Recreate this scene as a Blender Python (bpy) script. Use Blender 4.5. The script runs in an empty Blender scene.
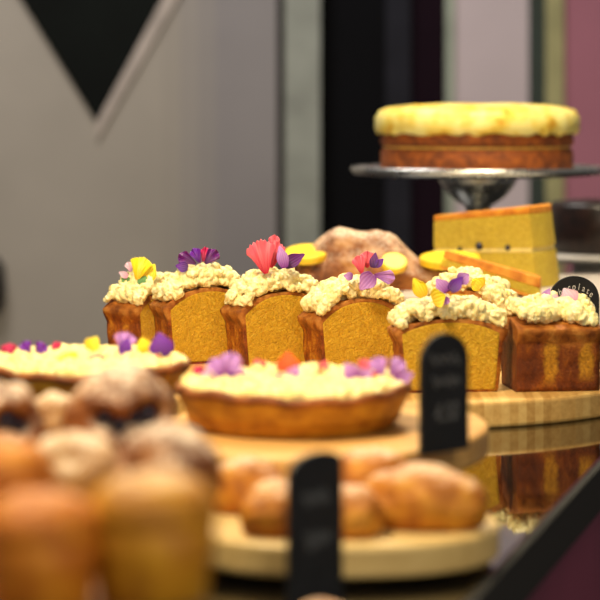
import bpy, bmesh, math, random
from mathutils import Vector, Matrix, noise
random.seed(7)
PI = math.pi
R = math.radians
SC = bpy.context.scene
COL = SC.collection

# ---------------------------------------------------------------- camera
HZ, F, CH = 110.0, 2100.0, 0.30          # horizon row, focal length in pixels, eye height above the counter
cam_d = bpy.data.cameras.new('camera'); cam = bpy.data.objects.new('camera', cam_d); COL.objects.link(cam)
cam.location = (0, 0, CH); cam.rotation_euler = (PI/2, 0, 0)
cam_d.sensor_width = 36; cam_d.lens = 126; cam_d.shift_y = -(300-HZ)/600
cam_d.clip_start = 0.02; cam_d.clip_end = 50
cam_d.dof.use_dof = True; cam_d.dof.focus_distance = 2.20; cam_d.dof.aperture_fstop = 5.8
SC.camera = cam

# ---------------------------------------------------------------- light
w = bpy.data.worlds.new('room_light'); SC.world = w; w.use_nodes = True
w.node_tree.nodes['Background'].inputs[0].default_value = (0.92, 0.90, 0.86, 1)
w.node_tree.nodes['Background'].inputs[1].default_value = 0.15
def area(name, loc, target, size, power, col):
    l = bpy.data.lights.new(name, 'AREA'); l.energy = power; l.size = size; l.color = col
    o = bpy.data.objects.new(name, l); COL.objects.link(o); o.location = loc
    o.rotation_euler = (Vector(target)-Vector(loc)).to_track_quat('-Z', 'Y').to_euler()
    return o
area('counter_spot', (-0.45, 1.25, 1.25), (0.0, 1.9, 0.05), 0.30, 30, (1.0, 0.82, 0.52))
area('counter_spot_back', (0.30, 2.7, 1.4), (0.1, 2.4, 0.05), 0.35, 26, (1.0, 0.85, 0.58))
area('front_fill', (0.5, -0.2, 1.1), (0.05, 2.2, 0.0), 0.7, 18, (1.0, 0.88, 0.62))  # unseen fill behind the camera, added to lift the front faces
area('background_fill', (-0.9, 4.2, 2.6), (-0.2, 5.9, 0.3), 1.0, 52, (1.0, 0.94, 0.88))  # unseen fill added to light the background on its own

SC.view_settings.view_transform = 'Standard'; SC.view_settings.look = 'None'
SC.view_settings.exposure = 0.0; SC.view_settings.gamma = 1.0; SC.view_settings.use_curve_mapping = False

# ---------------------------------------------------------------- helpers
def P(x, y, D):                      # the point that shows at a photo position at distance D
    return Vector(((x-300)/F*D, D, CH-(y-HZ)/F*D))   # D in metres
KD = F/1250                               # depths below are written in units of KD metres
def Y(D): return D*KD
def X(x, D): return (x-300)/F*D*KD
def Z(y, D): return CH-(y-HZ)/F*D*KD

def lin(c):
    return tuple(((v/255)/12.92 if v/255 <= 0.04045 else ((v/255+0.055)/1.055)**2.4) for v in c)+(1,)

def obj(name, bm_or_me, mat, parent=None, smooth=False, recalc=True):
    if isinstance(bm_or_me, bmesh.types.BMesh):
        me = bpy.data.meshes.new(name)
        if recalc: bmesh.ops.recalc_face_normals(bm_or_me, faces=bm_or_me.faces)
        bm_or_me.to_mesh(me); bm_or_me.free()
    else: me = bm_or_me
    if mat is not None:
        me.materials.clear(); me.materials.append(mat)
    if smooth:
        for p in me.polygons: p.use_smooth = True
    o = bpy.data.objects.new(name, me); COL.objects.link(o)
    if parent: o.parent = parent
    return o

def tag(o, label, cat, group=None, kind=None):
    if label: o['label'] = label
    if cat: o['category'] = cat
    if group: o['group'] = group
    if kind: o['kind'] = kind
    return o
def thing(name, label, cat, loc=(0,0,0), rz=0, group=None):
    o = bpy.data.objects.new(name, None); COL.objects.link(o)
    o.empty_display_size = 0.02
    o.location = loc; o.rotation_euler = (0,0,rz)
    return tag(o, label, cat, group)
def struct(name, bm, mat):
    o = obj(name, bm, mat); o['kind'] = 'structure'; return o

def box(bm, x0, x1, y0, y1, z0, z1):
    vs = [bm.verts.new((x,y,z)) for x in (x0,x1) for y in (y0,y1) for z in (z0,z1)]
    for f in ((0,1,3,2),(4,6,7,5),(0,4,5,1),(2,3,7,6),(0,2,6,4),(1,5,7,3)):
        bm.faces.new([vs[i] for i in f])
    return bm
def bev(bm, r, seg=2, ang=30):
    es = [e for e in bm.edges if len(e.link_faces) == 2 and e.calc_face_angle(0) > math.radians(ang)]
    bmesh.ops.bevel(bm, geom=es, offset=r, segments=seg, profile=0.5, affect='EDGES')
    return bm
def prism(pts, z0, z1, r=0, seg=2):
    bm = bmesh.new()
    a = [bm.verts.new((x,y,z0)) for x,y in pts]; b = [bm.verts.new((x,y,z1)) for x,y in pts]
    n = len(pts)
    bm.faces.new(a[::-1]); bm.faces.new(b)
    for i in range(n): bm.faces.new((a[i], a[(i+1)%n], b[(i+1)%n], b[i]))
    bmesh.ops.recalc_face_normals(bm, faces=bm.faces)
    if r:
        es = [e for e in bm.edges if abs(e.verts[0].co.z-e.verts[1].co.z) < 1e-7]
        bmesh.ops.bevel(bm, geom=es, offset=r, segments=seg, profile=0.5, affect='EDGES')
    return bm
def lathe(prof, n=96, wob=None):
    bm = bmesh.new(); rings = []
    for (r, z) in prof:
        if r < 1e-6: rings.append([bm.verts.new((0,0,z))]); continue
        ring = []
        for i in range(n):
            a = 2*PI*i/n
            rr, zz = (r, z) if wob is None else wob(r, z, a)
            ring.append(bm.verts.new((rr*math.cos(a), rr*math.sin(a), zz)))
        rings.append(ring)
    for A, B in zip(rings, rings[1:]):
        for i in range(n):
            j = (i+1) % n
            if len(A) == 1 and len(B) == 1: continue
            if len(A) == 1: bm.faces.new((A[0], B[i], B[j]))
            elif len(B) == 1: bm.faces.new((A[i], A[j], B[0]))
            else: bm.faces.new((A[i], A[j], B[j], B[i]))
    return bm
def fbm(p, f, o=4):
    return noise.fractal(Vector(p)*f, 1.0, 2.0, o)

# ---------------------------------------------------------------- materials
class N:
    def __init__(s, name):
        s.m = bpy.data.materials.new(name); s.m.use_nodes = True
        s.t = s.m.node_tree; s.b = s.t.nodes['Principled BSDF']
        s.co = s.t.nodes.new('ShaderNodeTexCoord')
    def n(s, typ, **k):
        x = s.t.nodes.new(typ)
        for a, v in k.items(): setattr(x, a, v)
        return x
    def l(s, a, b): s.t.links.new(a, b)
    def mapping(s, sc=(1,1,1), src='Object', loc=(0,0,0)):
        mp = s.n('ShaderNodeMapping'); mp.inputs['Scale'].default_value = sc; mp.inputs['Location'].default_value = loc
        s.l(s.co.outputs[src], mp.inputs[0]); return mp.outputs[0]
    def noise(s, scale, detail=4, rough=0.55, vec=None, dist=0):
        x = s.n('ShaderNodeTexNoise'); x.inputs['Scale'].default_value = scale
        x.inputs['Detail'].default_value = detail; x.inputs['Roughness'].default_value = rough
        x.inputs['Distortion'].default_value = dist
        s.l(vec if vec is not None else s.co.outputs['Object'], x.inputs['Vector']); return x.outputs[0]
    def vor(s, scale, vec=None, feature='F1'):
        x = s.n('ShaderNodeTexVoronoi', feature=feature); x.inputs['Scale'].default_value = scale
        s.l(vec if vec is not None else s.co.outputs['Object'], x.inputs['Vector']); return x.outputs['Distance']
    def ramp(s, fac, stops):
        x = s.n('ShaderNodeValToRGB'); e = x.color_ramp.elements
        while len(e) > 1: e.remove(e[-1])
        e[0].position = stops[0][0]; e[0].color = lin(stops[0][1])
        for p, c in stops[1:]:
            k = e.new(p); k.color = lin(c)
        s.l(fac, x.inputs[0]); return x.outputs[0]
    def gray(s, fac, a, b, va=0.0, vb=1.0):
        x = s.n('ShaderNodeMapRange'); x.inputs[1].default_value = a; x.inputs[2].default_value = b
        x.inputs[3].default_value = va; x.inputs[4].default_value = vb
        s.l(fac, x.inputs[0]); return x.outputs[0]
    def mix(s, fac, a, b):
        x = s.n('ShaderNodeMix', data_type='RGBA')
        if isinstance(fac, float): x.inputs[0].default_value = fac
        else: s.l(fac, x.inputs[0])
        for i, v in ((6, a), (7, b)):
            if isinstance(v, tuple): x.inputs[i].default_value = lin(v) if len(v) == 3 else v
            else: s.l(v, x.inputs[i])
        return x.outputs[2]
    def math(s, op, a, b):
        x = s.n('ShaderNodeMath', operation=op)
        for i, v in ((0, a), (1, b)):
            if isinstance(v, (int, float)): x.inputs[i].default_value = v
            else: s.l(v, x.inputs[i])
        return x.outputs[0]
    def sep(s, src='Object'):
        x = s.n('ShaderNodeSeparateXYZ'); s.l(s.co.outputs[src], x.inputs[0]); return x.outputs
    def bump(s, h, dist=0.001, strength=1.0):
        x = s.n('ShaderNodeBump'); x.inputs['Distance'].default_value = dist; x.inputs['Strength'].default_value = strength
        s.l(h, x.inputs['Height']); s.l(x.outputs[0], s.b.inputs['Normal'])
    def col(s, c):
        if isinstance(c, tuple): s.b.inputs['Base Color'].default_value = lin(c)
        else: s.l(c, s.b.inputs['Base Color'])
    def set(s, rough=0.5, metal=0, sss=0, sssr=(1,.6,.3), spec=None, trans=0, coat=0):
        b = s.b.inputs
        b['Roughness'].default_value = rough; b['Metallic'].default_value = metal
        if sss:
            b['Subsurface Weight'].default_value = sss; b['Subsurface Radius'].default_value = sssr; b['Subsurface Scale'].default_value = 0.004
        if spec is not None: b['Specular IOR Level'].default_value = spec
        if trans: b['Transmission Weight'].default_value = trans
        if coat: b['Coat Weight'].default_value = coat
        return s.m

def plain(name, c, rough=0.6, metal=0, nscale=8, var=0.06, **k):
    s = N(name); f = s.noise(nscale, 3)
    lo = tuple(max(0, v*(1-var)) for v in c); hi = tuple(min(255, v*(1+var)) for v in c)
    s.col(s.ramp(f, [(0.35, lo), (0.65, hi)])); return s.set(rough, metal, **k)

def m_crumb(name, a, b, c):
    s = N(name); n1 = s.noise(230, 4, 0.6, dist=1.5); n2 = s.noise(30, 2); n3 = s.noise(520, 3, 0.7)
    v = s.vor(260, s.mapping((1,1,1.2))); pores = s.gray(v, 0.05, 0.35)
    base = s.ramp(n1, [(0.32, a), (0.5, b), (0.68, c)])
    base = s.mix(s.gray(n2, 0.4, 0.7, 0.0, 0.3), base, a)
    base = s.mix(s.gray(pores, 0, 1, 0.22, 0), base, (150,96,10))
    s.col(base)
    h = s.math('ADD', s.math('MULTIPLY', n1, 1.6), s.math('ADD', s.math('MULTIPLY', pores, 0.3), s.math('MULTIPLY', n3, 0.5)))
    s.bump(h, 0.0022, 0.9); return s.set(0.55, sss=0.08, spec=0.4)
M_CRUMB = m_crumb('sponge_crumb', (196,144,22), (214,166,32), (230,184,48))
M_CRUMB2 = m_crumb('wedge_crumb', (196,158,36), (222,190,52), (238,212,84))

def m_crust(name, patches=None):
    s = N(name); o3 = s.sep(); z = o3[2]
    n1 = s.noise(55, 5, 0.65, s.mapping((1,1,0.55)), dist=0.6); n2 = s.noise(420, 4, 0.75); n3 = s.noise(75, 3); nb = s.noise(24, 2)
    side = s.ramp(n1, [(0.34, (96,40,6)), (0.44, (140,66,10)), (0.54, (176,96,16)), (0.66, (216,148,36))])
    if patches:                       # places where the crust rubbed off and the yellow sponge shows
        side = s.ramp(n1, [(0.34, (88,36,6)), (0.52, (128,60,10)), (0.70, (172,96,18))])
        f = None
        for (yc, hw, zlo, zhi) in patches:
            d = s.math('ADD', s.math('ABSOLUTE', s.math('SUBTRACT', o3[1], yc), 0), s.math('MULTIPLY', s.math('SUBTRACT', n3, 0.5), 0.016))
            k = s.math('MULTIPLY', s.gray(d, hw*0.6, hw*1.35, 1.0, 0.0), s.math('MULTIPLY', s.gray(z, zlo-0.006, zlo+0.006), s.gray(z, zhi-0.005, zhi+0.005, 1.0, 0.0)))
            f = k if f is None else s.math('MAXIMUM', f, k)
        side = s.mix(s.math('MULTIPLY', f, 0.85), side, (214,150,34))
    side = s.mix(s.gray(n2, 0.38, 0.58, 0.5, 0.0), side, (66,24,6))
    top = s.ramp(n3, [(0.32, (120,62,16)), (0.5, (168,98,32)), (0.68, (200,134,58))])
    zz = s.math('ADD', z, s.math('MULTIPLY', s.math('SUBTRACT', nb, 0.5), 0.03))
    s.col(s.mix(s.gray(zz, 0.044, 0.050), side, top))
    s.bump(s.math('ADD', s.math('MULTIPLY', n2, 0.7), s.math('ADD', s.math('MULTIPLY', n1, 0.6), s.math('MULTIPLY', n3, 0.6))), 0.0022, 1.0); return s.set(0.55, spec=0.3)
M_CRUST = m_crust('loaf_crust')
M_PATCHY = m_crust('patchy_crust', [(0.008, 0.0065, 0.010, 0.048), (-0.028, 0.006, 0.014, 0.050)])

def m_cream(name, a, b):
    s = N(name); n = s.noise(160, 3); s.col(s.ramp(n, [(0.35, a), (0.62, b)]))
    s.bump(s.noise(420, 4, 0.65), 0.0012, 0.8); return s.set(0.38, sss=0.08, sssr=(1,.75,.4), spec=0.4)
M_CREAM = m_cream('whipped_cream', (240,220,146), (251,240,190))
M_CREAM_TART = m_cream('tart_cream', (240,214,126), (250,234,170))

def m_wood(name, a, b, c, ax=0, pitch=22, rough=0.45):
    s = N(name); sc = [3,3,3]; sc[ax] = 0.25
    # glued bamboo strips: each strip its own tone
    xyz = s.sep(); k = xyz[1] if ax == 0 else xyz[0]
    strip = s.math('FLOOR', s.math('MULTIPLY', k, pitch*2), 0)
    wn = s.n('ShaderNodeTexWhiteNoise', noise_dimensions='1D'); s.l(strip, wn.inputs['W'])
    g = s.noise(60, 4, 0.6, s.mapping(tuple(sc)))
    f = s.math('ADD', s.math('MULTIPLY', wn.outputs[0], 0.35), s.math('MULTIPLY', g, 0.7))
    s.col(s.ramp(f, [(0.25, a), (0.5, b), (0.8, c)])); s.bump(g, 0.0004, 0.5); return s.set(rough)
M_BAMBOO = m_wood('bamboo', (186,138,72), (212,168,98), (228,190,120), ax=1, pitch=60)
M_WOOD = m_wood('beech_wood', (186,136,70), (208,160,92), (222,180,112))
M_WOOD_PALE = m_wood('pale_wood', (196,164,104), (214,184,124), (228,202,146))
M_WOOD_DARK = m_wood('oiled_wood', (112,70,30), (138,90,42), (160,110,56))

def m_pastry(name, a, b, c, sugar=0.6, zlo=0.2, zhi=0.8, sc=60):
    s = N(name); n = s.noise(sc, 4, 0.6); n2 = s.noise(220, 4, 0.7)
    base = s.ramp(n, [(0.33, a), (0.5, b), (0.68, c)])
    g = s.n('ShaderNodeNewGeometry'); sp = s.n('ShaderNodeSeparateXYZ'); s.l(g.outputs['Normal'], sp.inputs[0])
    f = s.math('MULTIPLY', s.gray(sp.outputs[2], zlo, zhi), s.gray(s.math('ADD', n2, s.math('MULTIPLY', n, 0.6)), 0.70, 0.90, 0.12, 1.0))
    s.col(s.mix(s.math('MULTIPLY', f, sugar), base, (236,222,204)))
    s.bump(s.math('ADD', n, n2), 0.002, 0.6); return s.set(0.6)
M_BUN = m_pastry('sugared_bun', (140,74,8), (182,110,14), (210,146,36), 0.65, 0.55, 0.98)
M_PUFF = m_pastry('dusted_puff', (84,40,10), (132,70,18), (182,116,44), 0.85, 0.25, 0.85)
M_PUFF_PALE = m_pastry('pale_dusted_puff', (150,96,40), (186,134,68), (210,166,104), 0.8, 0.0, 0.8)
M_MUFFIN = m_pastry('golden_muffin', (146,88,4), (182,120,8), (204,146,20), 0.45, 0.75, 1.0)
M_MUFFIN_O = m_pastry('orange_muffin', (156,80,4), (190,108,10), (210,136,24), 0.2, 0.8, 1.0)
M_DUSTLOAF = m_pastry('dusted_loaf', (92,44,8), (146,80,18), (186,122,40), 0.75, 0.1, 0.9, 42)
M_TART = m_pastry('tart_pastry', (156,98,12), (184,126,22), (204,150,40), 0.0)
M_TARTRIM = m_pastry('browned_rim', (108,54,16), (140,76,26), (170,100,40), 0.0)

def m_petal(name, base, tip, vein=None, rough=0.5):
    s = N(name)
    uv = s.n('ShaderNodeUVMap'); sp = s.n('ShaderNodeSeparateXYZ'); s.l(uv.outputs[0], sp.inputs[0])
    c = s.ramp(sp.outputs[1], [(0.05, base), (0.7, tip)])
    wv = s.math('SINE', s.math('MULTIPLY', sp.outputs[0], 34.0), 0)
    c2 = s.mix(s.gray(wv, 0.3, 1.0, 0.0, 0.35), c, vein or base)
    s.col(c2); s.bump(wv, 0.0003, 0.5); return s.set(rough, sss=0.1)
PV = m_petal('violet_petal', (70,10,110), (108,30,168))
PDV = m_petal('deep_violet_petal', (60,8,84), (98,16,120))
PL = m_petal('lilac_petal', (120,40,140), (190,136,214), (130,70,170))
PP = m_petal('pink_petal', (186,24,50), (230,96,116), (190,40,66))
PM = m_petal('magenta_petal', (140,8,60), (200,30,100))
PY = m_petal('yellow_petal', (226,176,10), (250,226,40))
PO = m_petal('orange_petal', (226,60,8), (250,92,24))
PG = m_petal('mint_leaf', (60,110,50), (110,160,96), (70,120,60))
PB = m_petal('blush_petal', (214,150,190), (236,196,222))

def m_black_glass():
    s = N('black_glass'); n = s.noise(6, 3)
    s.col((9,8,8)); s.l(s.gray(n, 0.3, 0.7, 0.03, 0.06), s.b.inputs['Roughness'])
    s.b.inputs['IOR'].default_value = 1.75
    s.b.inputs['Coat Weight'].default_value = 0.3; s.b.inputs['Coat Roughness'].default_value = 0.02
    return s.m
M_GLASS_TOP = m_black_glass()
M_SLATE = plain('chalkboard', (17,18,23), 0.55, nscale=60, var=0.3)
M_CHALK = plain('chalk', (196,196,196), 0.9, nscale=900, var=0.2)
M_CHALK_DIM = plain('faded_chalk', (92,94,100), 0.9, nscale=900, var=0.3)
def m_chrome():
    s = N('polished_steel'); n = s.noise(30, 2); s.col((205,205,200)); s.l(s.gray(n, 0.3, 0.7, 0.22, 0.34), s.b.inputs['Roughness']); s.b.inputs['Metallic'].default_value = 1; return s.m
M_CHROME = m_chrome()
M_WHITE = plain('white_ceramic', (212,204,196), 0.3, var=0.02)
M_LEMON = plain('lemon_flesh', (240,214,50), 0.4, nscale=200, var=0.05, sss=0.1)
M_LEMONPEEL = plain('lemon_peel', (236,190,20), 0.45, nscale=200, var=0.05)
M_BERRY = plain('blueberry', (30,24,40), 0.4, nscale=100, var=0.3)
M_ICING = None
def m_icing():
    s = N('yellow_icing'); n = s.noise(28, 3, 0.6)
    s.col(s.ramp(n, [(0.3, (212,146,20)), (0.43, (238,208,84)), (0.6, (246,232,146))])); s.bump(s.noise(80,3), 0.002, 0.6); return s.set(0.45, sss=0.1)
M_ICING = m_icing()
def m_bake():
    s = N('brown_sponge'); n = s.noise(70, 4, 0.65); s.col(s.ramp(n, [(0.35, (92,40,4)), (0.52, (136,66,10)), (0.68, (166,90,20))])); s.bump(n, 0.002, 0.7); return s.set(0.75)
M_BAKE = m_bake()
M_ORANGECRUST = m_pastry('orange_crust', (196,112,20), (222,142,34), (236,170,60), 0.0)
M_CHOC = plain('dark_chocolate', (36,20,16), 0.35, nscale=60, var=0.3)
M_WFILL = plain('pale_filling', (240,216,130), 0.5, nscale=80, var=0.05)
M_FILL = plain('vanilla_filling', (214,168,80), 0.5, nscale=80, var=0.1)

# ---------------------------------------------------------------- the setting
DW = 3.5                                                   # the back wall
G_WARM = plain('grey_wall_lit', (178,170,160), 0.8, nscale=2, var=0.03)
G_COOL = plain('grey_wall_shaded', (152,147,149), 0.8, nscale=2, var=0.03)  # darker, cooler copy of the grey: the wall's light falloff put into colour
def slab(name, x0, x1, mat, y=DW, th=0.04, z0=-0.9, z1=1.9):
    y += Y(DW)-DW
    return struct(name, box(bmesh.new(), X(x0,DW), X(x1,DW), y, y+th, z0, z1), mat)
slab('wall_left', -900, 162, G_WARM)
slab('wall_shade_step_1', 162, 180, plain('wall_shade_light', (173,165,156), 0.8, nscale=2, var=0.02))  # this and the next two: added strips, wall's gradual shading stepped in colour
slab('wall_shade_step_2', 180, 198, plain('wall_shade_mid', (166,159,154), 0.8, nscale=2, var=0.02))
slab('wall_shade_step_3', 198, 216, plain('wall_shade_deep', (159,153,151), 0.8, nscale=2, var=0.02))
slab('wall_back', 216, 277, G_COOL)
slab('trim_1', 275, 285, plain('dark_strip', (50,46,44), 0.8), DW+0.02)  # dark line between the grey wall and the post
slab('trim_2', 285, 320, plain('grey_post', (158,162,154), 0.6), DW-0.03, 0.06)
slab('door_1', 320, 386, plain('black_door', (8,8,13), 0.8, spec=0.15), DW+0.03)
slab('trim_3', 386, 411, plain('charcoal_post', (40,40,48), 0.8, spec=0.15), DW+0.01)
slab('door_2', 411, 446, plain('plum_door', (26,8,22), 0.8, spec=0.15), DW+0.03)
slab('trim_4', 446, 454, plain('pale_green_edge', (176,186,170), 0.6), DW)
slab('wall_centre', 454, 529, plain('lilac_paint', (222,206,212), 0.7, nscale=2, var=0.02), DW+0.01)
slab('trim_5', 529, 546, plain('dark_green_trim', (52,64,58), 0.6), DW+0.01)
slab('trim_6', 546, 564, plain('olive_trim', (186,180,130), 0.6), DW)
slab('wall_right', 564, 1300, plain('mauve_paint', (190,122,142), 0.7, nscale=2, var=0.03), DW+0.01)
# triangular dark pane with a raised edge moulding
def tri(pts, y0, y1):
    bm = bmesh.new(); y0 += Y(DW)-DW; y1 += Y(DW)-DW
    a = [bm.verts.new((X(x,DW), y0, Z(y,DW))) for x,y in pts]; b = [bm.verts.new((X(x,DW), y1, Z(y,DW))) for x,y in pts]
    bm.faces.new(a); bm.faces.new(b[::-1]); n = len(pts)
    for i in range(n): bm.faces.new((a[i], a[(i+1)%n], b[(i+1)%n], b[i]))
    return bm
struct('window_1', tri([(97,122),(-70,-150),(242,-150)], DW-0.012, DW-0.002), plain('dark_pane', (16,20,18), 0.8, spec=0.15, nscale=3, var=0.2))
struct('trim_7', tri([(97,140),(97,122),(242,-150),(264,-150)], DW-0.012, DW-0.001), plain('pale_moulding', (190,178,170), 0.7))
hb = bmesh.new(); bmesh.ops.create_uvsphere(hb, u_segments=20, v_segments=12, radius=1)
for v in hb.verts: v.co = Vector((v.co.x*0.03, v.co.y*0.03, v.co.z*0.08))
ho = thing('door_handle', 'dark oval handle on the grey wall at the left edge', 'handle', (X(-2,DW), Y(DW)-0.05, Z(283,DW)))
obj('grip', hb, plain('dark_handle', (52,48,44), 0.5), ho, True)
obj('fixing_plate', box(bmesh.new(), -0.02, 0.02, 0.02, 0.05, -0.05, 0.05), plain('handle_plate', (70,66,62), 0.5), ho)
struct('floor', box(bmesh.new(), -4, 5, -2, 6.1, -0.94, -0.9), plain('dark_floor', (70,60,60), 0.6))

# counter: long glass-topped slab running away to the right
u = Vector((0.289, 0.957)); v_ = Vector((-0.957, 0.289)); E0 = Vector((0.257, 1.800))
def cp(a, b): q = E0+u*a+v_*b; return (q.x, q.y)
ct = thing('display_counter', 'black glossy glass-topped counter with mauve front carrying all the cakes', 'counter', (0,0,0))
top = obj('glass_top', prism([cp(-1.5,0), cp(2.5,0), cp(2.5,0.68), cp(-1.5,0.68)], -0.034, 0.0, 0.002), M_GLASS_TOP, ct)
obj('edge_trim', prism([cp(-1.5,-0.006), cp(2.5,-0.006), cp(2.5,0), cp(-1.5,0)], -0.038, 0.0, 0.001), plain('matt_black_trim', (8,7,7), 0.85), ct)
obj('counter_base', prism([cp(-1.48,0.02), cp(2.48,0.02), cp(2.48,0.66), cp(-1.48,0.66)], -0.9, -0.034), plain('mauve_panel', (120,48,76), 0.6, nscale=3, var=0.08), ct)

# ---------------------------------------------------------------- boards
def ellipse(cx, cy, a, b, rot=0, n=96, p=2.0):
    out = []
    for i in range(n):
        t = 2*PI*i/n; c, s_ = math.cos(t), math.sin(t)
        x = a*math.copysign(abs(c)**(2/p), c); y = b*math.copysign(abs(s_)**(2/p), s_)
        out.append((cx+x*math.cos(rot)-y*math.sin(rot), cy+x*math.sin(rot)+y*math.cos(rot)))
    return out
def board(name, label, cat, c, a, b, rot, z0, z1, mat, feet=None, p=2.0, r=0.004):
    t = thing(name, label, cat, (c[0], c[1], 0))
    obj('board_top', prism(ellipse(0,0,a,b,rot,p=p), z0, z1, r, 3), mat, t)
    if z0 > 0.0005:
        for (fx, fy) in feet:
            bm = lathe([(0,0),(0.010,0),(0.012,z0),(0,z0)], 24)
            o = obj('foot', bm, mat, t); o.location = (fx, fy, 0)
    return t
board('oval_serving_board', 'large bamboo oval board holding the slices of cream-topped loaf cake', 'serving board', (0.065,2.285), 0.315, 0.325, 0, 0.0, 0.026, M_BAMBOO, p=2.2)
BT = 0.0262
board('tart_board', 'raised wooden board under the flower-topped tart in the middle', 'serving board', (0.015,1.620), 0.128, 0.155, math.radians(-20), 0.034, 0.057, M_WOOD,
      feet=[(-0.075,0.03),(0.075,-0.04),(0.06,0.05),(-0.06,-0.05)])
board('tart_board', 'raised round board under the flower-topped tart at the left edge', 'serving board', (-0.185,1.762), 0.083, 0.083, 0, 0.034, 0.057, M_WOOD,
      feet=[(-0.05,0.0),(0.05,0.0),(0.0,0.05),(0,-0.05)])
board('bun_board', 'low pale wooden board holding the sugared oval buns', 'serving board', (0.028,1.395), 0.104, 0.082, math.radians(3), 0.006, 0.028, M_WOOD_PALE,
      feet=[(-0.07,0.0),(0.07,0.0),(0.0,0.03),(0,-0.03)], p=2.3)
ps = thing('pastry_stand', 'raised dark wooden stand under the heaped pastries in the near left corner', 'stand', (-0.174,1.165,0))
obj('stand_top', prism(ellipse(0,0,0.115,0.265,R(6),p=5), 0.062, 0.08, 0.003), M_WOOD_DARK, ps)
for sx in (-1,1):
    for sy in (-1,1): obj('leg', box(bmesh.new(), sx*0.08-0.01, sx*0.08+0.01, sy*0.20-0.01, sy*0.20+0.01, 0, 0.062), M_WOOD_DARK, ps)

# ---------------------------------------------------------------- cream
_star = {}
def star_blob(bm, c, r, rnd, squash=0.8, ridges=6):
    """one piped dab: a twisted ridged drop"""
    nu, nv = 32, 12
    q = Matrix.Rotation(rnd.uniform(0,2*PI), 3, 'Z') @ Matrix.Rotation(rnd.uniform(-0.7,0.7), 3, 'X') @ Matrix.Rotation(rnd.uniform(-0.7,0.7), 3, 'Y')
    tw = rnd.uniform(-1.5,1.5); rows = []
    for j in range(nv+1):
        ph = PI*j/nv
        if j in (0, nv): rows.append([bm.verts.new(Vector(c)+q@Vector((0,0,r*squash*math.cos(ph)*(1.25 if j==0 else 1))))]); continue
        row = []
        for i in range(nu):
            a = 2*PI*i/nu
            k = 1+0.20*math.cos(ridges*(a+tw*j/nv))
            row.append(bm.verts.new(Vector(c)+q@Vector((r*k*math.sin(ph)*math.cos(a), r*k*math.sin(ph)*math.sin(a), r*squash*math.cos(ph)))))
        rows.append(row)
    for A, B in zip(rows, rows[1:]):
        for i in range(nu):
            j = (i+1)%nu
            if len(A) == 1: bm.faces.new((A[0], B[i], B[j]))
            elif len(B) == 1: bm.faces.new((A[i], B[0], A[j]))
            else: bm.faces.new((A[i], B[i], B[j], A[j]))
def cream_mesh(blobs, voxel, seed, amp=0.0009, freq=330):
    rnd = random.Random(seed); bm = bmesh.new()
    for c, r in blobs: star_blob(bm, c, r, rnd, rnd.uniform(0.7,1.0), rnd.choice((6,7,8)) if r > 0.0065 else 5)
    bmesh.ops.recalc_face_normals(bm, faces=bm.faces)
    me = bpy.data.meshes.new('tmp'); bm.to_mesh(me); bm.free()
    o = bpy.data.objects.new('tmp', me); COL.objects.link(o)
    md = o.modifiers.new('r', 'REMESH'); md.mode = 'VOXEL'; md.voxel_size = voxel
    dg = bpy.context.evaluated_depsgraph_get()
    out = bpy.data.meshes.new_from_object(o.evaluated_get(dg))
    bpy.data.objects.remove(o); bpy.data.meshes.remove(me)
    so = Vector((seed*1.7, seed*0.3, 0))
    nr = [v.normal.copy() for v in out.vertices]
    for v, n in zip(out.vertices, nr):
        p = v.co*freq*0.7+so
        d = (1-abs(noise.noise(p))*3)*0.9+noise.noise(p*2.6)*0.7
        v.co += n*amp*d
    for p in out.polygons: p.use_smooth = True
    return out

# ---------------------------------------------------------------- petals
def petal_mesh(w, h, cup=0.3, frill=0.0, heart=0.0, seed=0, curl=0.3, teeth=0):
    nu, nv = 17, 10; bm = bmesh.new(); uvl = bm.loops.layers.uv.new('UVMap'); g = []
    for j in range(nv+1):
        t = j/nv; row = []
        for i in range(nu):
            s = -1+2*i/(nu-1)
            ww = w/2*(math.sin(PI*min(1,(0.08+0.80*t)**0.85))**0.7) if not frill else w/2*(0.12+0.88*t**0.8)
            y = h*t*(1-0.28*s*s*t)-heart*h*math.exp(-(s/0.25)**2)*t**4
            if teeth: y += h*0.10*t**4*(1 if i % 2 else -1)
            z = cup*w*0.5*(s*s)*(0.3+0.7*t)-curl*h*t*t*0.5+frill*h*math.sin(s*7+seed)*t**3
            row.append((bm.verts.new((s*ww, y, z)), (s*0.5+0.5, t)))
        g.append(row)
    for j in range(nv):
        for i in range(nu-1):
            q = [g[j][i], g[j][i+1], g[j+1][i+1], g[j+1][i]]
            f = bm.faces.new([a[0] for a in q])
            for l, a in zip(f.loops, q): l[uvl].uv = a[1]
    return bm
PCOUNT = [0]
def petal(parent, loc, w, h, mat, roll=0, tilt=0.2, yaw=0, name='petal', **k):
    """stands up facing the front; roll turns it in its own plane, tilt leans it back"""
    PCOUNT[0] += 1
    o = obj(name, petal_mesh(w, h, seed=PCOUNT[0], **k), mat, None, True, recalc=False)
    md = o.modifiers.new('thickness', 'SOLIDIFY'); md.thickness = 0.0005; md.offset = 0
    md = o.modifiers.new('smooth', 'SUBSURF'); md.levels = 1; md.render_levels = 1
    m = Matrix.Translation(loc) @ Matrix.Rotation(yaw, 4, 'Z') @ Matrix.Rotation(PI/2-tilt, 4, 'X') @ Matrix.Rotation(roll, 4, 'Z')
    o.parent = parent; bpy.context.view_layer.update()
    o.matrix_world = m
    return o
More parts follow.
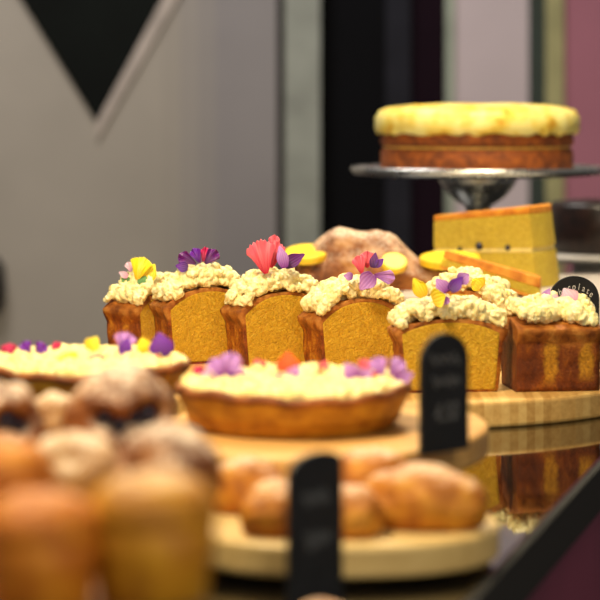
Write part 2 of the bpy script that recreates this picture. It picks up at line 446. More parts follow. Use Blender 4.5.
def blossom(parent, label, items):
    """items: list of (px, py, D, w, h, mat, roll, kwargs) in photo positions at a distance"""
    e = bpy.data.objects.new('edible_flower', None); COL.objects.link(e); e.empty_display_size = 0.005
    e.parent = parent
    if label: e['label'] = label
    bpy.context.view_layer.update()
    py0 = parent.matrix_world.translation.y; D0 = py0/KD
    at = lambda px, py, D: P(px, py, py0+(D-D0))
    e.matrix_world = Matrix.Translation(at(items[0][0], items[0][1], items[0][2]))
    bpy.context.view_layer.update()
    for (px, py, D, w, h, mat, roll, k) in items:
        petal(e, at(px, py, D), w, h, mat, roll, **k)
    return e

# ---------------------------------------------------------------- loaf slices
def loaf_slice(label, px, D, rz, H=0.077, W=0.05, th=0.046, dome=0.02, seed=1, crust_mat=None, closed=False, group=None, cream_h=0.020, cream_x=(-1,1), cream_y=1.0):
    t = thing('loaf_cake_slice', label, 'cake slice', (X(px,D), Y(D), BT), rz, group)
    c = 0.0036
    zl = H-dome
    def Wd(z, lip=True):
        base = (W-0.007)+0.005*min(1,z/zl)
        if z < 0.003: base -= 0.002*(1-z/0.003)
        if lip and z > zl-0.014:
            k = (z-(zl-0.014))/0.010
            base += 0.0045*min(1,max(0,k))
        return base
    def pt(s, tt, inset):
        top = (H-inset)-dome*abs(s)**2.3
        z = inset*0.6+(top-inset*0.6)*tt
        return (s*(Wd(z, inset == 0)-inset), z)
    so = Vector((seed*3.1, seed*7.7, 0))
    # crumb
    n = 44; bm = bmesh.new(); sides = []
    for sgn, off in ((-1, 0.003 if closed else 0.0004), (1, 0.003 if closed else 0.0004)):
        g = []
        for j in range(n+1):
            row = []
            for i in range(n+1):
                x, z = pt(-1+2*i/n, j/n, c)
                y = sgn*(th/2-off)
                q = Vector((x,y,z))
                y -= sgn*0.0007*max(0, noise.noise(q*420+so))+sgn*0.0006*noise.noise(q*90+so)
                row.append(bm.verts.new((x, y, z)))
            g.append(row)
        for j in range(n):
            for i in range(n): bm.faces.new((g[j][i], g[j][i+1], g[j+1][i+1], g[j+1][i]))
        sides.append(g)
    A, B = sides
    loop = lambda g: [g[0][i] for i in range(n+1)]+[g[j][n] for j in range(1,n+1)]+[g[n][i] for i in range(n-1,-1,-1)]+[g[j][0] for j in range(n-1,0,-1)]
    la, lb = loop(A), loop(B)
    for i in range(len(la)): bm.faces.new((la[i], la[(i+1)%len(la)], lb[(i+1)%len(la)], lb[i]))
    obj('sponge', bm, M_CRUMB, t, True)
    # crust
    m = 40; bm = bmesh.new()
    st = [(-1+2*i/m, 0) for i in range(m+1)]+[(1, j/m) for j in range(1,m+1)]+[(1-2*i/m, 1) for i in range(1,m+1)]+[(-1, 1-j/m) for j in range(1,m)]
    ny = 14; rings = []
    inner_f = [pt(s, tt, c) for s, tt in st]; outer = [pt(s, tt, 0) for s, tt in st]
    rings.append([bm.verts.new((x, -th/2+0.0006, z)) for x, z in inner_f])
    for k in range(ny+1):
        y = -th/2+th*k/ny; ring = []
        for (x, z) in outer:
            q = Vector((x,y,z)); d = noise.noise(q*70+so)*0.0012+noise.noise(q*260+so)*0.0006
            r = Vector((x, z-H*0.4)); r.normalize()
            lipk = 0.0018*noise.noise(Vector((x*30,y*60,seed))) if zl-0.014 < z < zl+0.004 else 0
            ring.append(bm.verts.new((x+r.x*(d+lipk), y, max(0, z+r.y*d) if z > 0.002 else z)))
        rings.append(ring)
    rings.append([bm.verts.new((x, th/2-0.0006, z)) for x, z in inner_f])
    for a, b in zip(rings, rings[1:]):
        L = len(a)
        for i in range(L): bm.faces.new((a[i], a[(i+1)%L], b[(i+1)%L], b[i]))
    if closed:      # the end of the loaf: crust goes right across
        for ring in (rings[0], rings[-1]):
            bm.faces.new(ring)
    obj('crust', bm, crust_mat or M_CRUST, t, True)
    # cream
    rnd = random.Random(seed*11); bl = []
    def topz(x): return H-dome*min(1,abs(x/W))**2.3
    for i in range(34):                       # big piped dabs
        s = cream_x[0]+(cream_x[1]-cream_x[0])*((i*0.618+rnd.uniform(-0.04,0.04)) % 1.0); x = s*W*0.88
        y = rnd.uniform(-1,1)*th*0.32*cream_y
        e = max(0, 1-abs(s)**3)*(1-0.5*(2*y/th)**2)
        r = rnd.uniform(0.0085, 0.0115)
        bl.append(((x, y, topz(x)+0.0065+(cream_h-0.009)*rnd.random()*(0.2+0.8*e)), r))
    for i in range(90):                       # small curls along the edge and over the top
        s = rnd.uniform(cream_x[0], cream_x[1]); x = s*W*0.93
        y = rnd.choice((-1,-1,1,rnd.uniform(-1,1)))*th*0.5*cream_y*rnd.uniform(0.80,0.97)
        e = max(0, 1-abs(s)**3)*(1-0.6*(2*y/th)**2)
        lvl = rnd.random()
        bl.append(((x, y, topz(x)+0.0035+(cream_h+0.003)*lvl*(0.3+0.7*e)), rnd.uniform(0.0034, 0.0058)))
    obj('whipped_cream', cream_mesh(bl, 0.00095, seed, 0.0008), M_CREAM, t)
    bpy.context.view_layer.update()
    return t

s1 = loaf_slice('leftmost loaf slice, turned to show its brown crusty side, with yellow petal and green leaf', 149, 1.40, R(56), seed=1, H=0.072, dome=0.018, cream_h=0.018)
s2 = loaf_slice('second loaf slice from the left, topped with dark violet petals on the cream', 203, 1.365, R(24), seed=2, H=0.081, W=0.052, dome=0.019)
s3 = loaf_slice('loaf slice with the large frilly pink petal and violet petal standing in its cream', 276, 1.335, R(26), seed=3, H=0.0815, W=0.052, dome=0.020)
s4 = loaf_slice('fourth loaf slice from the left, with lilac pansy petals and pink frill', 354, 1.305, R(24), seed=4, H=0.0785, W=0.052, dome=0.020)
s5 = loaf_slice('front loaf slice showing its full arched cut face behind the upright chalkboard sign', 447, 1.225, R(7), H=0.071, W=0.054, dome=0.011, seed=5, th=0.042, cream_h=0.017)
s7 = loaf_slice('loaf slice mostly hidden behind the front arched slice, only its cream and a corner showing', 468, 1.375, R(-28), H=0.077, dome=0.024, seed=7, cream_h=0.017)
s6 = loaf_slice('brown crusty end piece of loaf at the right with pale pink petal on top', 550, 1.235, R(97), H=0.069, W=0.040, dome=0.008, th=0.083, seed=6, crust_mat=M_PATCHY, closed=True, cream_h=0.018, cream_y=0.92)

K = dict
blossom(s1, 'yellow petal with a green leaf', [
    (137,280,1.367,0.026,0.027,PY,R(-14),K(cup=0.6,frill=0.08,tilt=0.25)), (145,281,1.368,0.018,0.022,PY,R(-28),K(cup=0.5)), (142,287,1.362,0.013,0.015,PG,R(-10),K(cup=0.3,tilt=0.4,name='leaf')),
    (130,284,1.38,0.012,0.012,PG,R(55),K(name='leaf')), (131,272,1.38,0.010,0.012,PB,R(20),K(frill=0.1)), (128,277,1.38,0.008,0.012,PB,R(60),K())])
blossom(s2, 'dark violet blossom with a pink edge', [
    (196,264,1.345,0.016,0.022,PDV,R(62),K(frill=0.1,cup=0.3)), (200,263,1.345,0.014,0.018,PV,R(25),K(frill=0.15)), (205,264,1.342,0.017,0.020,PDV,R(-40),K(frill=0.15)),
    (203,262,1.348,0.012,0.017,PM,R(-12),K(frill=0.2)), (209,260,1.348,0.011,0.012,PB,R(-55),K()), (188,268,1.342,0.012,0.014,PV,R(78),K())])
blossom(s3, 'large frilly pink petal beside violet petals', [
    (266,274,1.300,0.033,0.037,PP,R(12),K(frill=0.07,cup=0.35,teeth=1,curl=0.15)), (271,268,1.31,0.026,0.030,PP,R(-8),K(frill=0.1,teeth=1)),
    (272,252,1.318,0.013,0.019,PP,R(-10),K(frill=0.1,teeth=1)), (285,268,1.30,0.013,0.025,PL,R(14),K(cup=0.4)), (284,266,1.31,0.015,0.026,PDV,R(-58),K(cup=0.5,curl=0.5))])
blossom(s4, 'lilac pansy petals with dark centres', [
    (373,274,1.268,0.019,0.021,PL,R(140),K(cup=0.3)), (374,275,1.268,0.016,0.022,PL,R(-98),K(cup=0.3,frill=0.08)), (353,277,1.27,0.009,0.010,PL,R(80),K())])
blossom(s4, 'pink frilled petals with a violet tip', [
    (362,274,1.278,0.016,0.020,PP,R(12),K(frill=0.15,teeth=1)), (367,268,1.285,0.017,0.018,PP,R(-5),K(frill=0.15,teeth=1)), (373,268,1.28,0.010,0.017,PDV,R(-10),K()), (375,267,1.28,0.008,0.013,PV,R(-45),K())])
blossom(s5, 'yellow petals', [
    (424,297,1.195,0.015,0.021,PY,R(28),K(cup=0.5,curl=0.1)), (432,300,1.19,0.020,0.014,PY,R(-70),K(cup=0.3))])
blossom(s5, 'two lilac petals spread like wings', [
    (447,292,1.20,0.014,0.017,PL,R(38),K(cup=0.3)), (450,291,1.20,0.013,0.019,PV,R(-42),K(cup=0.3)), (445,296,1.195,0.013,0.010,PL,R(160),K()), (459,282,1.205,0.014,0.013,PL,R(-50),K())])
blossom(s7, 'yellow petal', [(482,288,1.315,0.018,0.014,PY,R(45),K()), (474,289,1.315,0.012,0.013,PY,R(-30),K())])
blossom(s6, 'pale pink petals', [
    (543,301,1.225,0.009,0.015,PL,R(-30),K()), (573,303,1.225,0.019,0.017,PB,R(30),K(cup=0.4)), (558,301,1.23,0.012,0.010,PB,R(70),K()), (566,302,1.228,0.012,0.012,PB,R(-10),K())])

# ---------------------------------------------------------------- tarts
def tart(label, cx, cy, seed, rt=0.0925, rb=0.081, h=0.031):
    t = thing('flower_tart', label, 'tart', (cx, cy, 0.0572))
    def wob(r, z, a):
        k = z/h
        f = 0.0010*math.sin(5*a+seed)+0.0008*math.sin(11*a+seed*2)+0.0007*noise.noise(Vector((math.cos(a)*6, math.sin(a)*6, z*60+seed)))
        return (r+(f if r > 0.03 else 0)*k, z+(0.0014*math.sin(3*a+seed)+0.001*math.sin(13*a))*k*(r > 0.05))
    rim = h
    body = lathe([(0,0),(rb-0.004,0),(rb-0.001,0.0012),(rb+0.001,0.004)]+[(rb+0.001+(rt-rb-0.001)*i/8, 0.004+(rim-0.0075)*i/8) for i in range(1,9)]+[(rt-0.004,rim-0.0035),(rt-0.008,0.006),(0,0.006)], 128, wob)
    obj('pastry_case', body, M_TART, t, True)
    rm = lathe([(rt-0.004,rim-0.005),(rt+0.0004,rim-0.005),(rt+0.0016,rim-0.002),(rt+0.001,rim+0.0012),(rt-0.0015,rim+0.002),(rt-0.004,rim+0.001),(rt-0.004,rim-0.005)], 160, wob)
    obj('browned_rim', rm, M_TARTRIM, t, True)
    rnd = random.Random(seed); bl = []
    Ri = rt-0.003
    for i in range(520):
        r = Ri*math.sqrt(rnd.random())*0.97; a = rnd.uniform(0,2*PI)
        e = 1-(r/Ri)**4
        z = rim-0.001+e*0.006*rnd.uniform(0.2,1.0)
        bl.append(((r*math.cos(a), r*math.sin(a), z), rnd.uniform(0.0042,0.0070)))
    for i in range(9):
        for k in range(30):
            a = 2*PI*k/30; r = Ri*i/9
            bl.append(((r*math.cos(a), r*math.sin(a), rim-0.005), 0.010 if i < 8 else 0.006))
    obj('cream_topping', cream_mesh(bl, 0.0013, seed, 0.0009, 300), M_CREAM_TART, t)
    bpy.context.view_layer.update()
    return t
t2 = tart('cream tart scattered with lilac and orange petals on the central raised board', -0.005, 1.622, 21, rt=0.0895, rb=0.078)
t1 = tart('cream tart with yellow, violet and crimson petals cut off by the left edge', -0.183, 1.762, 22, rt=0.0895, rb=0.078)
blossom(t1, 'violet petals', [(124,356,1.04,0.012,0.016,PV,R(-8),K()), (122,353,1.045,0.020,0.018,PL,R(-12),K(frill=0.15,teeth=1,cup=0.3)), (128,366,1.03,0.010,0.014,PV,R(25),K())])
blossom(t1, 'dark violet petal', [(163,357,1.03,0.021,0.021,PV,R(10),K(cup=0.25)), (160,362,1.02,0.010,0.010,PM,R(60),K())])
blossom(t1, 'crimson petal', [(108,364,1.01,0.011,0.019,PM,R(75),K(cup=0.2,curl=0.1))])
blossom(t1, 'yellow petal', [(89,350,1.04,0.014,0.013,PY,R(-30),K()), (69,361,1.00,0.018,0.012,PY,R(20),K(tilt=0.9))])
blossom(t1, 'violet blossom', [(30,354,1.04,0.013,0.012,PV,R(30),K(frill=0.2)), (36,355,1.04,0.014,0.012,PV,R(-35),K(frill=0.2)), (33,357,1.035,0.014,0.009,PV,R(170),K())])
blossom(t1, 'crimson petals', [(6,354,1.05,0.012,0.010,PM,R(-20),K()), (14,352,1.05,0.010,0.008,PM,R(40),K()), (58,349,1.08,0.010,0.007,PM,R(30),K())])
blossom(t1, 'yellow petal', [(146,352,1.06,0.013,0.013,PY,R(20),K()), (152,364,1.02,0.011,0.011,PY,R(-40),K())])
blossom(t2, 'large lilac blossom', [(222,378,0.955,0.016,0.017,PL,R(25),K(frill=0.15)), (226,376,0.955,0.018,0.019,PL,R(-20),K(frill=0.15)), (229,379,0.95,0.015,0.014,PL,R(-70),K(frill=0.15)), (218,381,0.95,0.014,0.014,PL,R(75),K(frill=0.1)), (226,380,0.948,0.012,0.010,PV,R(-95),K())])
blossom(t2, 'orange petal with lilac petal', [(288,375,0.97,0.019,0.018,PO,R(0),K(cup=0.3)), (291,381,0.95,0.013,0.013,PL,R(-25),K(cup=0.2)), (285,383,0.95,0.011,0.012,PV,R(65),K())])
blossom(t2, 'orange petal', [(319,383,0.95,0.010,0.012,PO,R(-8),K())])
blossom(t2, 'lilac petals with pink petal', [(356,379,0.95,0.014,0.015,PL,R(35),K()), (359,380,0.948,0.012,0.013,PL,R(-50),K()), (363,374,0.97,0.014,0.012,PP,R(-15),K(frill=0.1))])
blossom(t2, 'lilac blossom by the rim', [(382,378,0.965,0.016,0.017,PL,R(15),K(frill=0.15)), (390,376,0.965,0.015,0.016,PL,R(-35),K(frill=0.1)), (394,379,0.96,0.013,0.016,PL,R(-75),K()), (378,380,0.955,0.010,0.009,PM,R(60),K())])
blossom(t2, 'pink petals', [(262,371,1.00,0.012,0.011,PP,R(30),K()), (244,386,0.93,0.010,0.009,PP,R(-40),K()), (203,373,0.99,0.010,0.009,PM,R(60),K()), (322,371,1.0,0.010,0.009,PP,R(-20),K())])

# ---------------------------------------------------------------- pastries
def bun_bm(a, b, h, seed, n=36, flat=0.32, wr=0.10):
    bm = bmesh.new(); bmesh.ops.create_uvsphere(bm, u_segments=n*2, v_segments=n, radius=1)
    for v in bm.verts:
        q = v.co.copy(); k = 1+wr*noise.noise(q*1.6+Vector((seed,0,0)))+0.035*noise.noise(q*6+Vector((seed,2,0)))
        x, y, z = q.x*k*a, q.y*k*b, q.z*k
        z = max(z, -0.62+0.02*noise.noise(q*4)); z = (z+0.62)/1.62*h
        v.co = (x, y, z)
    zm = min(v.co.z for v in bm.verts)
    for v in bm.verts: v.co.z -= zm
    return bm
def bun(name, label, cat, x, y, z, a, b, h, rz, mat, seed, group=None, tilt=0):
    o = obj(name, bun_bm(a,b,h,seed), mat, None, True); o.location = (x,Y(y),z); o.rotation_euler = (tilt,0,rz)
    return tag(o, label, cat, group)
BZ = 0.0282; gb = 'sugared buns on the pale board'
bun('sugared_bun', 'long golden sugared bun at the right end of the pale board', 'bun', X(422,0.815), 0.815, BZ, 0.043, 0.023, 0.040, R(-8), M_BUN, 1, gb)
bun('sugared_bun', 'sugared bun at the back of the pale board, right of the blurred front sign', 'bun', X(372,0.858), 0.856, BZ, 0.030, 0.020, 0.041, R(5), M_BUN, 2, gb)
bun('sugared_bun', 'round sugared bun at the left end of the pale board, behind the others', 'bun', X(245,0.85), 0.848, BZ, 0.028, 0.021, 0.036, R(5), M_BUN, 3, gb)
bun('sugared_bun', 'browner sugared bun just left of the blurred front sign', 'bun', X(278,0.80), 0.802, BZ, 0.025, 0.021, 0.034, R(20), M_BUN, 4, gb)
bun('sugared_bun', 'small sugared bun just right of the blurred front sign', 'bun', X(350,0.80), 0.800, BZ, 0.022, 0.020, 0.032, R(-10), M_BUN, 5, gb)
bun('sugared_bun', 'small pale bun at the bottom edge, lowest in the picture', 'bun', X(322,0.69), 0.685, 0.0, 0.022, 0.021, 0.030, 0, M_BUN, 6)

PZ = 0.0802
gp = 'heaped pastries on the dark stand'
def muffin(label, x, y, r, h, mat, seed):
    t = thing('muffin', label, 'muffin', (x,Y(y),PZ), 0, gp)
    def wob(rr, z, a):
        f = 0.0012*noise.noise(Vector((math.cos(a)*2, math.sin(a)*2, z*40+seed)))
        return (rr+f, z+(0.002*noise.noise(Vector((rr*60*math.cos(a), rr*60*math.sin(a), seed))) if z > h*0.6 else 0))
    obj('side', lathe([(0,0),(r*0.78,0),(r*0.84,0.002),(r*0.94,h*0.40),(r*0.985,h*0.62),(r*0.6,h*0.64),(0,h*0.64)], 64, wob), mat, t, True)
    obj('risen_top', lathe([(0,h*0.56),(r*0.9,h*0.57),(r*1.0,h*0.62),(r*1.02,h*0.68),(r*0.985,h*0.76),(r*0.90,h*0.85),(r*0.72,h*0.935),(r*0.45,h*0.985),(0,h)], 64, wob), mat, t, True)
    return t
muffin('tall golden muffin with sugared top in the near bottom left', X(152,0.56), 0.562, 0.0292, 0.057, M_MUFFIN, 3)
muffin('orange-brown muffin at the near left edge, beside the tall golden muffin', X(42,0.555), 0.553, 0.0262, 0.051, M_MUFFIN_O, 5)
def puff(label, x, y, z, a, b, h, rz, mat, seed, berries=None, tilt=0):
    t = thing('dusted_pastry', label, 'pastry', (x,Y(y),z), rz, gp); t.rotation_euler = (tilt,0,rz)
    bm = bun_bm(a,b,h,seed,wr=0.16)
    if berries:          # push an opening into the front for the fruit
        for v in bm.verts:
            for (bx, bz, br) in berries:
                d = math.hypot(v.co.x-bx, v.co.z-bz)
                if v.co.y < 0 and d < br*1.5: v.co.y += (1-(d/(br*1.5))**2)*b*0.45
    obj('pastry', bm, mat, t, True)
    if berries:
        for (bx, bz, br) in berries:
            s = bmesh.new(); bmesh.ops.create_uvsphere(s, u_segments=20, v_segments=12, radius=br*0.9)
            o = obj('berry', s, M_BERRY, t, True)
            yy = -b*math.sqrt(max(0.05, 1-(bx/a)**2-((bz-h*0.38)/(h*0.62))**2))
            o.location = (bx, yy+b*0.32, bz)
    return t
puff('largest dusted pastry at the back of the heap with dark berries showing in its front', X(121,0.80), 0.800, PZ, 0.0345, 0.028, 0.0565, R(4), M_PUFF, 11, [(-0.010,0.026,0.0055),(-0.001,0.021,0.0062),(0.009,0.025,0.0048),(0.017,0.027,0.0066)])
puff('dusted pastry with a dark berry, cut off by the left edge of the picture', X(2,0.79), 0.79, PZ, 0.027, 0.025, 0.048, R(10), M_PUFF, 12, [(0.002,0.026,0.0062),(0.010,0.022,0.0050)])
puff('small white-sugared pastry between the two berry pastries of the heap', X(58,0.85), 0.838, PZ, 0.020, 0.018, 0.030, 0, M_PUFF_PALE, 13)
puff('pale dusted pastry in the middle of the heap, above the orange-brown muffin', X(72,0.70), 0.700, PZ, 0.028, 0.024, 0.040, R(-8), M_PUFF_PALE, 14)
puff('browner dusted pastry behind the tall golden muffin', X(166,0.70), 0.700, PZ, 0.029, 0.024, 0.044, R(10), M_PUFF, 15)
muffin('orange-topped muffin at the left edge, behind the nearer orange-brown muffin', X(2,0.61), 0.610, 0.0255, 0.060, M_MUFFIN_O, 8)

# ---------------------------------------------------------------- far cakes
rs = thing('white_riser', 'low white display block behind the loaf slices, under the wedges and lemon slices', 'display block', (0.23, 2.86, 0))
obj('block', bev(box(bmesh.new(), -0.27, 0.27, -0.225, 0.15, 0, 0.065), 0.004, 3), M_WHITE, rs)
RZ = 0.0652
# dusted loaf
bm = bmesh.new(); bmesh.ops.create_uvsphere(bm, u_segments=96, v_segments=48, radius=1)
for v in bm.verts:
    q = v.co.copy(); s = q.x
    hgt = 0.028+0.050*math.exp(-((s+0.42)/0.34)**2)+0.040*math.exp(-((s-0.10)/0.30)**2)
    k = 1+0.06*noise.noise(q*3)+0.04*noise.noise(q*9)
    z = max(q.z*k/max(0.35, math.sqrt(max(0, 1-s*s)))**0.7, -0.15)
    v.co = (s*0.126*k, q.y*0.042*k, (z+0.15)/1.15*hgt)
o = obj('sugared_loaf_cake', bm, M_DUSTLOAF, None, True); o.location = (X(377,1.65), Y(1.65), RZ); o.rotation_euler = (0,0,0)
tag(o, 'long brown loaf heavily dusted with sugar behind the loaf slices', 'cake')
def lemon(label, px, py, D, r, rx, rz, half=False):
    t = thing('lemon_slice', label, 'lemon slice', P(px,py,Y(D)), 0, 'lemon slices around the dusted loaf'); t.rotation_euler = (rx,0,rz)
    n = 40; lim = PI if half else 2*PI
    def fan(ri, z0, z1):
        pts = [(ri*math.cos(lim*i/n), ri*math.sin(lim*i/n)) for i in range(n+1 if half else n)]
        return prism(pts, z0, z1, 0.0008)
    obj('peel', fan(r, -0.0045, 0.0040), M_LEMONPEEL, t); obj('flesh', fan(r*0.9, -0.0035, 0.0046), M_LEMON, t)
    return t
lemon('lemon slice leaning at the left end of the dusted loaf', 306, 254, 1.64, 0.029, R(17), R(-8))
lemon('small lemon slice low against the middle of the dusted loaf', 394, 263, 1.619, 0.017, R(38), R(5))
lemon('lemon slice at the right end of the dusted loaf, before the yellow wedge', 450, 260, 1.634, 0.040, R(9), R(-5))

def wedge(label, tip, ang_dir, spread, L, H, layers, loc, tilt=(0,0,0), berries=()):
    t = thing('layer_cake_wedge', label, 'cake slice', loc, 0); t.rotation_euler = tilt
    def sector(L0, z0, z1, inset=0.0):
        pts = [(tip[0]+inset, tip[1])]
        for i in range(13):
            a = ang_dir-spread/2+spread*i/12; pts.append((tip[0]+L0*math.cos(a), tip[1]+L0*math.sin(a)))
        bm = prism(pts, z0, z1, 0.0015)
        for v in bm.verts:                     # baked a little higher and wider towards the rim
            d = math.hypot(v.co.x, v.co.y)/L; k = 1+0.07*(d > 0.7)*(1-v.co.z/H)
            v.co.z *= 0.86+0.16*min(1,d*1.6); v.co.x *= k; v.co.y *= k
        return bm
    z = 0
    for kind, hh in layers:
        m = {'sponge': M_CRUMB2, 'filling': M_WFILL, 'crust': M_ORANGECRUST}[kind]
        obj({'sponge':'sponge_layer','filling':'filling','crust':'top_crust'}[kind], sector(L-(0.002 if kind == 'filling' else 0), z, z+hh), m, t)
        z += hh
    for (d, zz, side, br) in berries:
        a = ang_dir+side*spread/2
        s = bmesh.new(); bmesh.ops.create_uvsphere(s, u_segments=16, v_segments=10, radius=br)
        o = obj('blueberry', s, M_BERRY, t, True); o.location = (tip[0]+d*math.cos(a), tip[1]+d*math.sin(a), zz)
    return t
# tall two-layer wedge standing, tip to the left
tipD = 1.655
wedge('tall yellow two-layer cake wedge with berries and orange crust, standing under the cake stand', (0,0), R(-22), R(40), 0.160, 0.1,
      [('sponge',0.046),('filling',0.006),('sponge',0.044),('crust',0.009)], (X(434,1.71), 2.875, RZ),
      berries=[(0.078,0.052,-1,0.0055),(0.045,0.046,-1,0.0035),(0.125,0.052,-1,0.004)])
# low wedge lying in front, crust outwards
wedge('low orange-crusted cake wedge lying aslant in front of the tall yellow wedge', (0,0), R(-4), R(24), 0.125, 0.03,
      [('crust',0.004),('sponge',0.011),('crust',0.013)], (X(440,1.585), 2.668, RZ+0.034), tilt=(0,R(17.5),0))

# cake stand and big cake
SX, SD = X(478,1.90), 1.90
zp = Z(170,SD)
st = thing('cake_stand', 'polished silver pedestal stand carrying the big round yellow-iced cake', 'cake stand', (SX,Y(SD),0))
obj('plate', lathe([(0,zp-0.012),(0.05,zp-0.012),(0.15,zp-0.009),(0.188,zp-0.006),(0.194,zp+0.001),(0.192,zp+0.006),(0.186,zp+0.004),(0.178,zp-0.001),(0,zp-0.001)], 128), M_CHROME, st, True)
obj('stem', lathe([(0,0.012),(0.020,0.014),(0.014,0.03),(0.012,0.08),(0.022,0.10),(0.014,0.12),(0.020,zp-0.055),(0.040,zp-0.042),(0.052,zp-0.028),(0.058,zp-0.018),(0.060,zp-0.012),(0,zp-0.012)], 64), M_CHROME, st, True)
obj('base', lathe([(0,0),(0.068,0),(0.072,0.003),(0.06,0.008),(0.03,0.013),(0,0.014)], 64), M_CHROME, st, True)
ck = thing('layer_cake', 'big round two-layer brown sponge with thick yellow icing on the silver stand', 'cake', (SX-0.002,Y(SD),zp))
k = SD/1250
R0 = 96*k
def cw(r, z, a): return (r+0.0015*noise.noise(Vector((math.cos(a)*5, math.sin(a)*5, z*60))), z)
obj('sponge_layer', lathe([(0,0.0),(R0-0.003,0.0),(R0,0.004),(R0,19*k),(R0-0.004,22*k),(0,22*k)], 128, cw), M_BAKE, ck, True)
obj('cream_filling', lathe([(0,21.5*k),(R0-0.006,21.5*k),(R0-0.003,24*k),(0,25*k)], 96), M_FILL, ck, True)
obj('sponge_layer', lathe([(0,24.5*k),(R0-0.004,24.5*k),(R0,27*k),(R0,38*k),(0,38*k)], 128, cw), M_BAKE, ck, True)
def iw(r, z, a):
    low = max(0, (43*k-z)/(8*k))
    return (r+0.002*noise.noise(Vector((math.cos(a)*8, math.sin(a)*8, z*30))), z-(0.0045*low*(0.5+0.5*math.sin(a*19+2*math.sin(a*7))) if r > R0*0.9 else 0)+0.002*noise.noise(Vector((math.cos(a)*r*60, math.sin(a)*r*60, 1))))
obj('icing', lathe([(0,37*k),(R0,37*k),(R0+4*k,38*k),(R0+6*k,42*k),(R0+6*k,52*k),(R0+2*k,59*k),(R0*0.93,62.5*k),(R0*0.7,65*k),(R0*0.4,66.5*k),(0,66.5*k)], 192, iw), M_ICING, ck, True)

# chocolate cake on its plate
cp_ = thing('white_plate', 'thick white plate under the dark chocolate cake at the right edge', 'plate', (X(600,2.15),Y(2.13),0))
pz = Z(252,2.13)
obj('plate_top', lathe([(0,pz-0.016),(0.06,pz-0.016),(0.125,pz-0.012),(0.135,pz-0.006),(0.135,pz-0.001),(0,pz-0.001)], 96), M_WHITE, cp_, True)
obj('foot', lathe([(0,0),(0.055,0),(0.05,pz-0.016),(0,pz-0.016)], 64), M_WHITE, cp_, True)
o = obj('chocolate_cake', lathe([(0,0),(0.086,0),(0.09,0.004),(0.09,0.078),(0.084,0.086),(0.04,0.09),(0,0.09)], 96, cw), M_CHOC, None, True)
o.location = (X(600,2.15),Y(2.13),pz); tag(o, 'dark glossy chocolate cake at the right edge behind the yellow wedge', 'cake')

# ---------------------------------------------------------------- chalk signs
def chalk_text(parent, txt, size, x, z, y, mat, shear=0.2, sx=1.0, name='chalk_lettering', rot=0):
    cu = bpy.data.curves.new('t', 'FONT'); cu.body = txt; cu.size = size; cu.shear = shear; cu.align_x = 'CENTER'; cu.extrude = 0.00012; cu.resolution_u = 4
    o = bpy.data.objects.new('t', cu); COL.objects.link(o)
    me = bpy.data.meshes.new_from_object(o.evaluated_get(bpy.context.evaluated_depsgraph_get()))
    bpy.data.objects.remove(o); bpy.data.curves.remove(cu)
    m = obj(name, me, mat, parent); m.location = (x, y, z); m.rotation_euler = (PI/2, rot, 0); m.scale = (sx,1,1)
    return m
def scribble(parent, pts, y, r, mat, name='chalk_stroke'):
    cu = bpy.data.curves.new('s', 'CURVE'); cu.dimensions = '3D'; cu.bevel_depth = r; cu.bevel_resolution = 1
    sp = cu.splines.new('POLY'); sp.points.add(len(pts)-1)
    for p, (x, z) in zip(sp.points, pts): p.co = (x, 0, z, 1)
    o = bpy.data.objects.new('s', cu); COL.objects.link(o)
    me = bpy.data.meshes.new_from_object(o.evaluated_get(bpy.context.evaluated_depsgraph_get()))
    bpy.data.objects.remove(o); bpy.data.curves.remove(cu)
    for v in me.vertices: v.co.y *= 0.3
    m = obj(name, me, mat, parent); m.location = (0, y, 0); return m
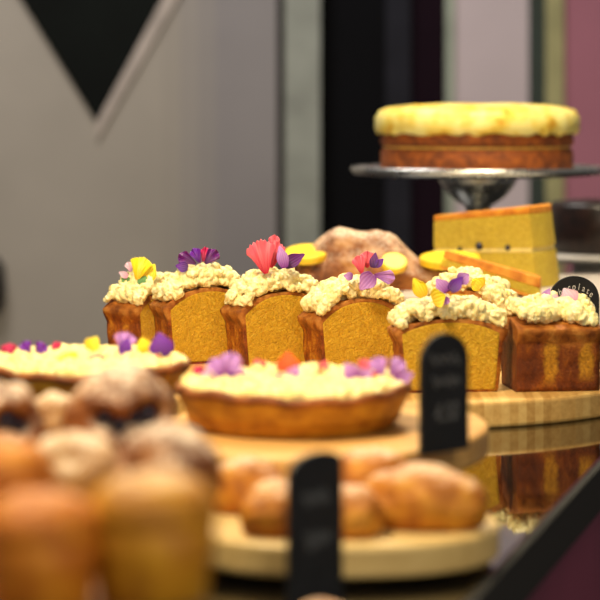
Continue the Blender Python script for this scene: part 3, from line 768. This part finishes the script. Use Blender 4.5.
def sign(label, loc, rz, w, h, th=0.003, r=None, tilt=0):
    t = thing('chalkboard_sign', label, 'sign', loc, rz); t.rotation_euler = (tilt,0,rz)
    r = r or w/2; pts = [(-w/2,0),(w/2,0)]; n = 24
    for i in range(n+1):
        a = PI*i/n; x = w/2*math.cos(a); pts.append((x, h-r+r*math.sin(a)))
    bm = bmesh.new()
    a_ = [bm.verts.new((x,-th/2,z)) for x,z in pts]; b_ = [bm.verts.new((x,th/2,z)) for x,z in pts]
    bm.faces.new(a_); bm.faces.new(b_[::-1])
    for i in range(len(pts)): bm.faces.new((a_[i], a_[(i+1)%len(pts)], b_[(i+1)%len(pts)], b_[i]))
    obj('slate_panel', bm, M_SLATE, t); return t
def wave(x0, x1, z, amp, n, ph=0):
    return [(x0+(x1-x0)*i/60, z+amp*math.sin(ph+n*2*PI*i/60)*(0.6+0.4*math.sin(i*0.9))) for i in range(61)]

sd = 0.888
sA = sign('round-topped chalkboard price sign standing at the right of the central tart board', (X(444,sd), Y(sd), 0.0572), R(42), 0.048, 0.0845, r=0.021)
scribble(sA, wave(-0.015,0.014,0.066,0.006,4), -0.0016, 0.0006, M_CHALK_DIM)
scribble(sA, wave(-0.013,0.015,0.050,0.005,5,1), -0.0016, 0.0006, M_CHALK_DIM)
chalk_text(sA, '4.50', 0.019, 0.0, 0.022, -0.0016, M_CHALK_DIM, 0.2, 0.75)
sB = sign('black chalkboard sign at the right behind the crusty end piece, lettered Chocolate', (X(574,1.345), Y(1.345), BT), R(12), 0.056, Z(276,1.345)-BT, r=0.024)
zt = Z(276,1.345)-BT
for i, ch in enumerate('Chocolate'):
    a = R(62-i*15); rr = 0.0205
    chalk_text(sB, ch, 0.0100, rr*1.05*math.cos(R(90)+a*0.95), zt-0.033+rr*math.sin(R(90)+a*0.95)*0.9, -0.0016, M_CHALK, 0.1, 0.75, rot=-a*0.45)
chalk_text(sB, '4.50', 0.014, 0.013, zt-0.040, -0.0016, M_CHALK, 0.15, 0.8)
sC = sign('blurred black sign standing edge-on at the very front, before the bun board', (X(315,0.745), Y(0.742), 0.0), R(56), 0.056, 0.097, r=0.010)
scribble(sC, wave(-0.014,0.012,0.07,0.006,4), -0.0016, 0.0007, M_CHALK_DIM)
scribble(sC, wave(-0.012,0.014,0.045,0.006,4,1), -0.0016, 0.0007, M_CHALK_DIM)
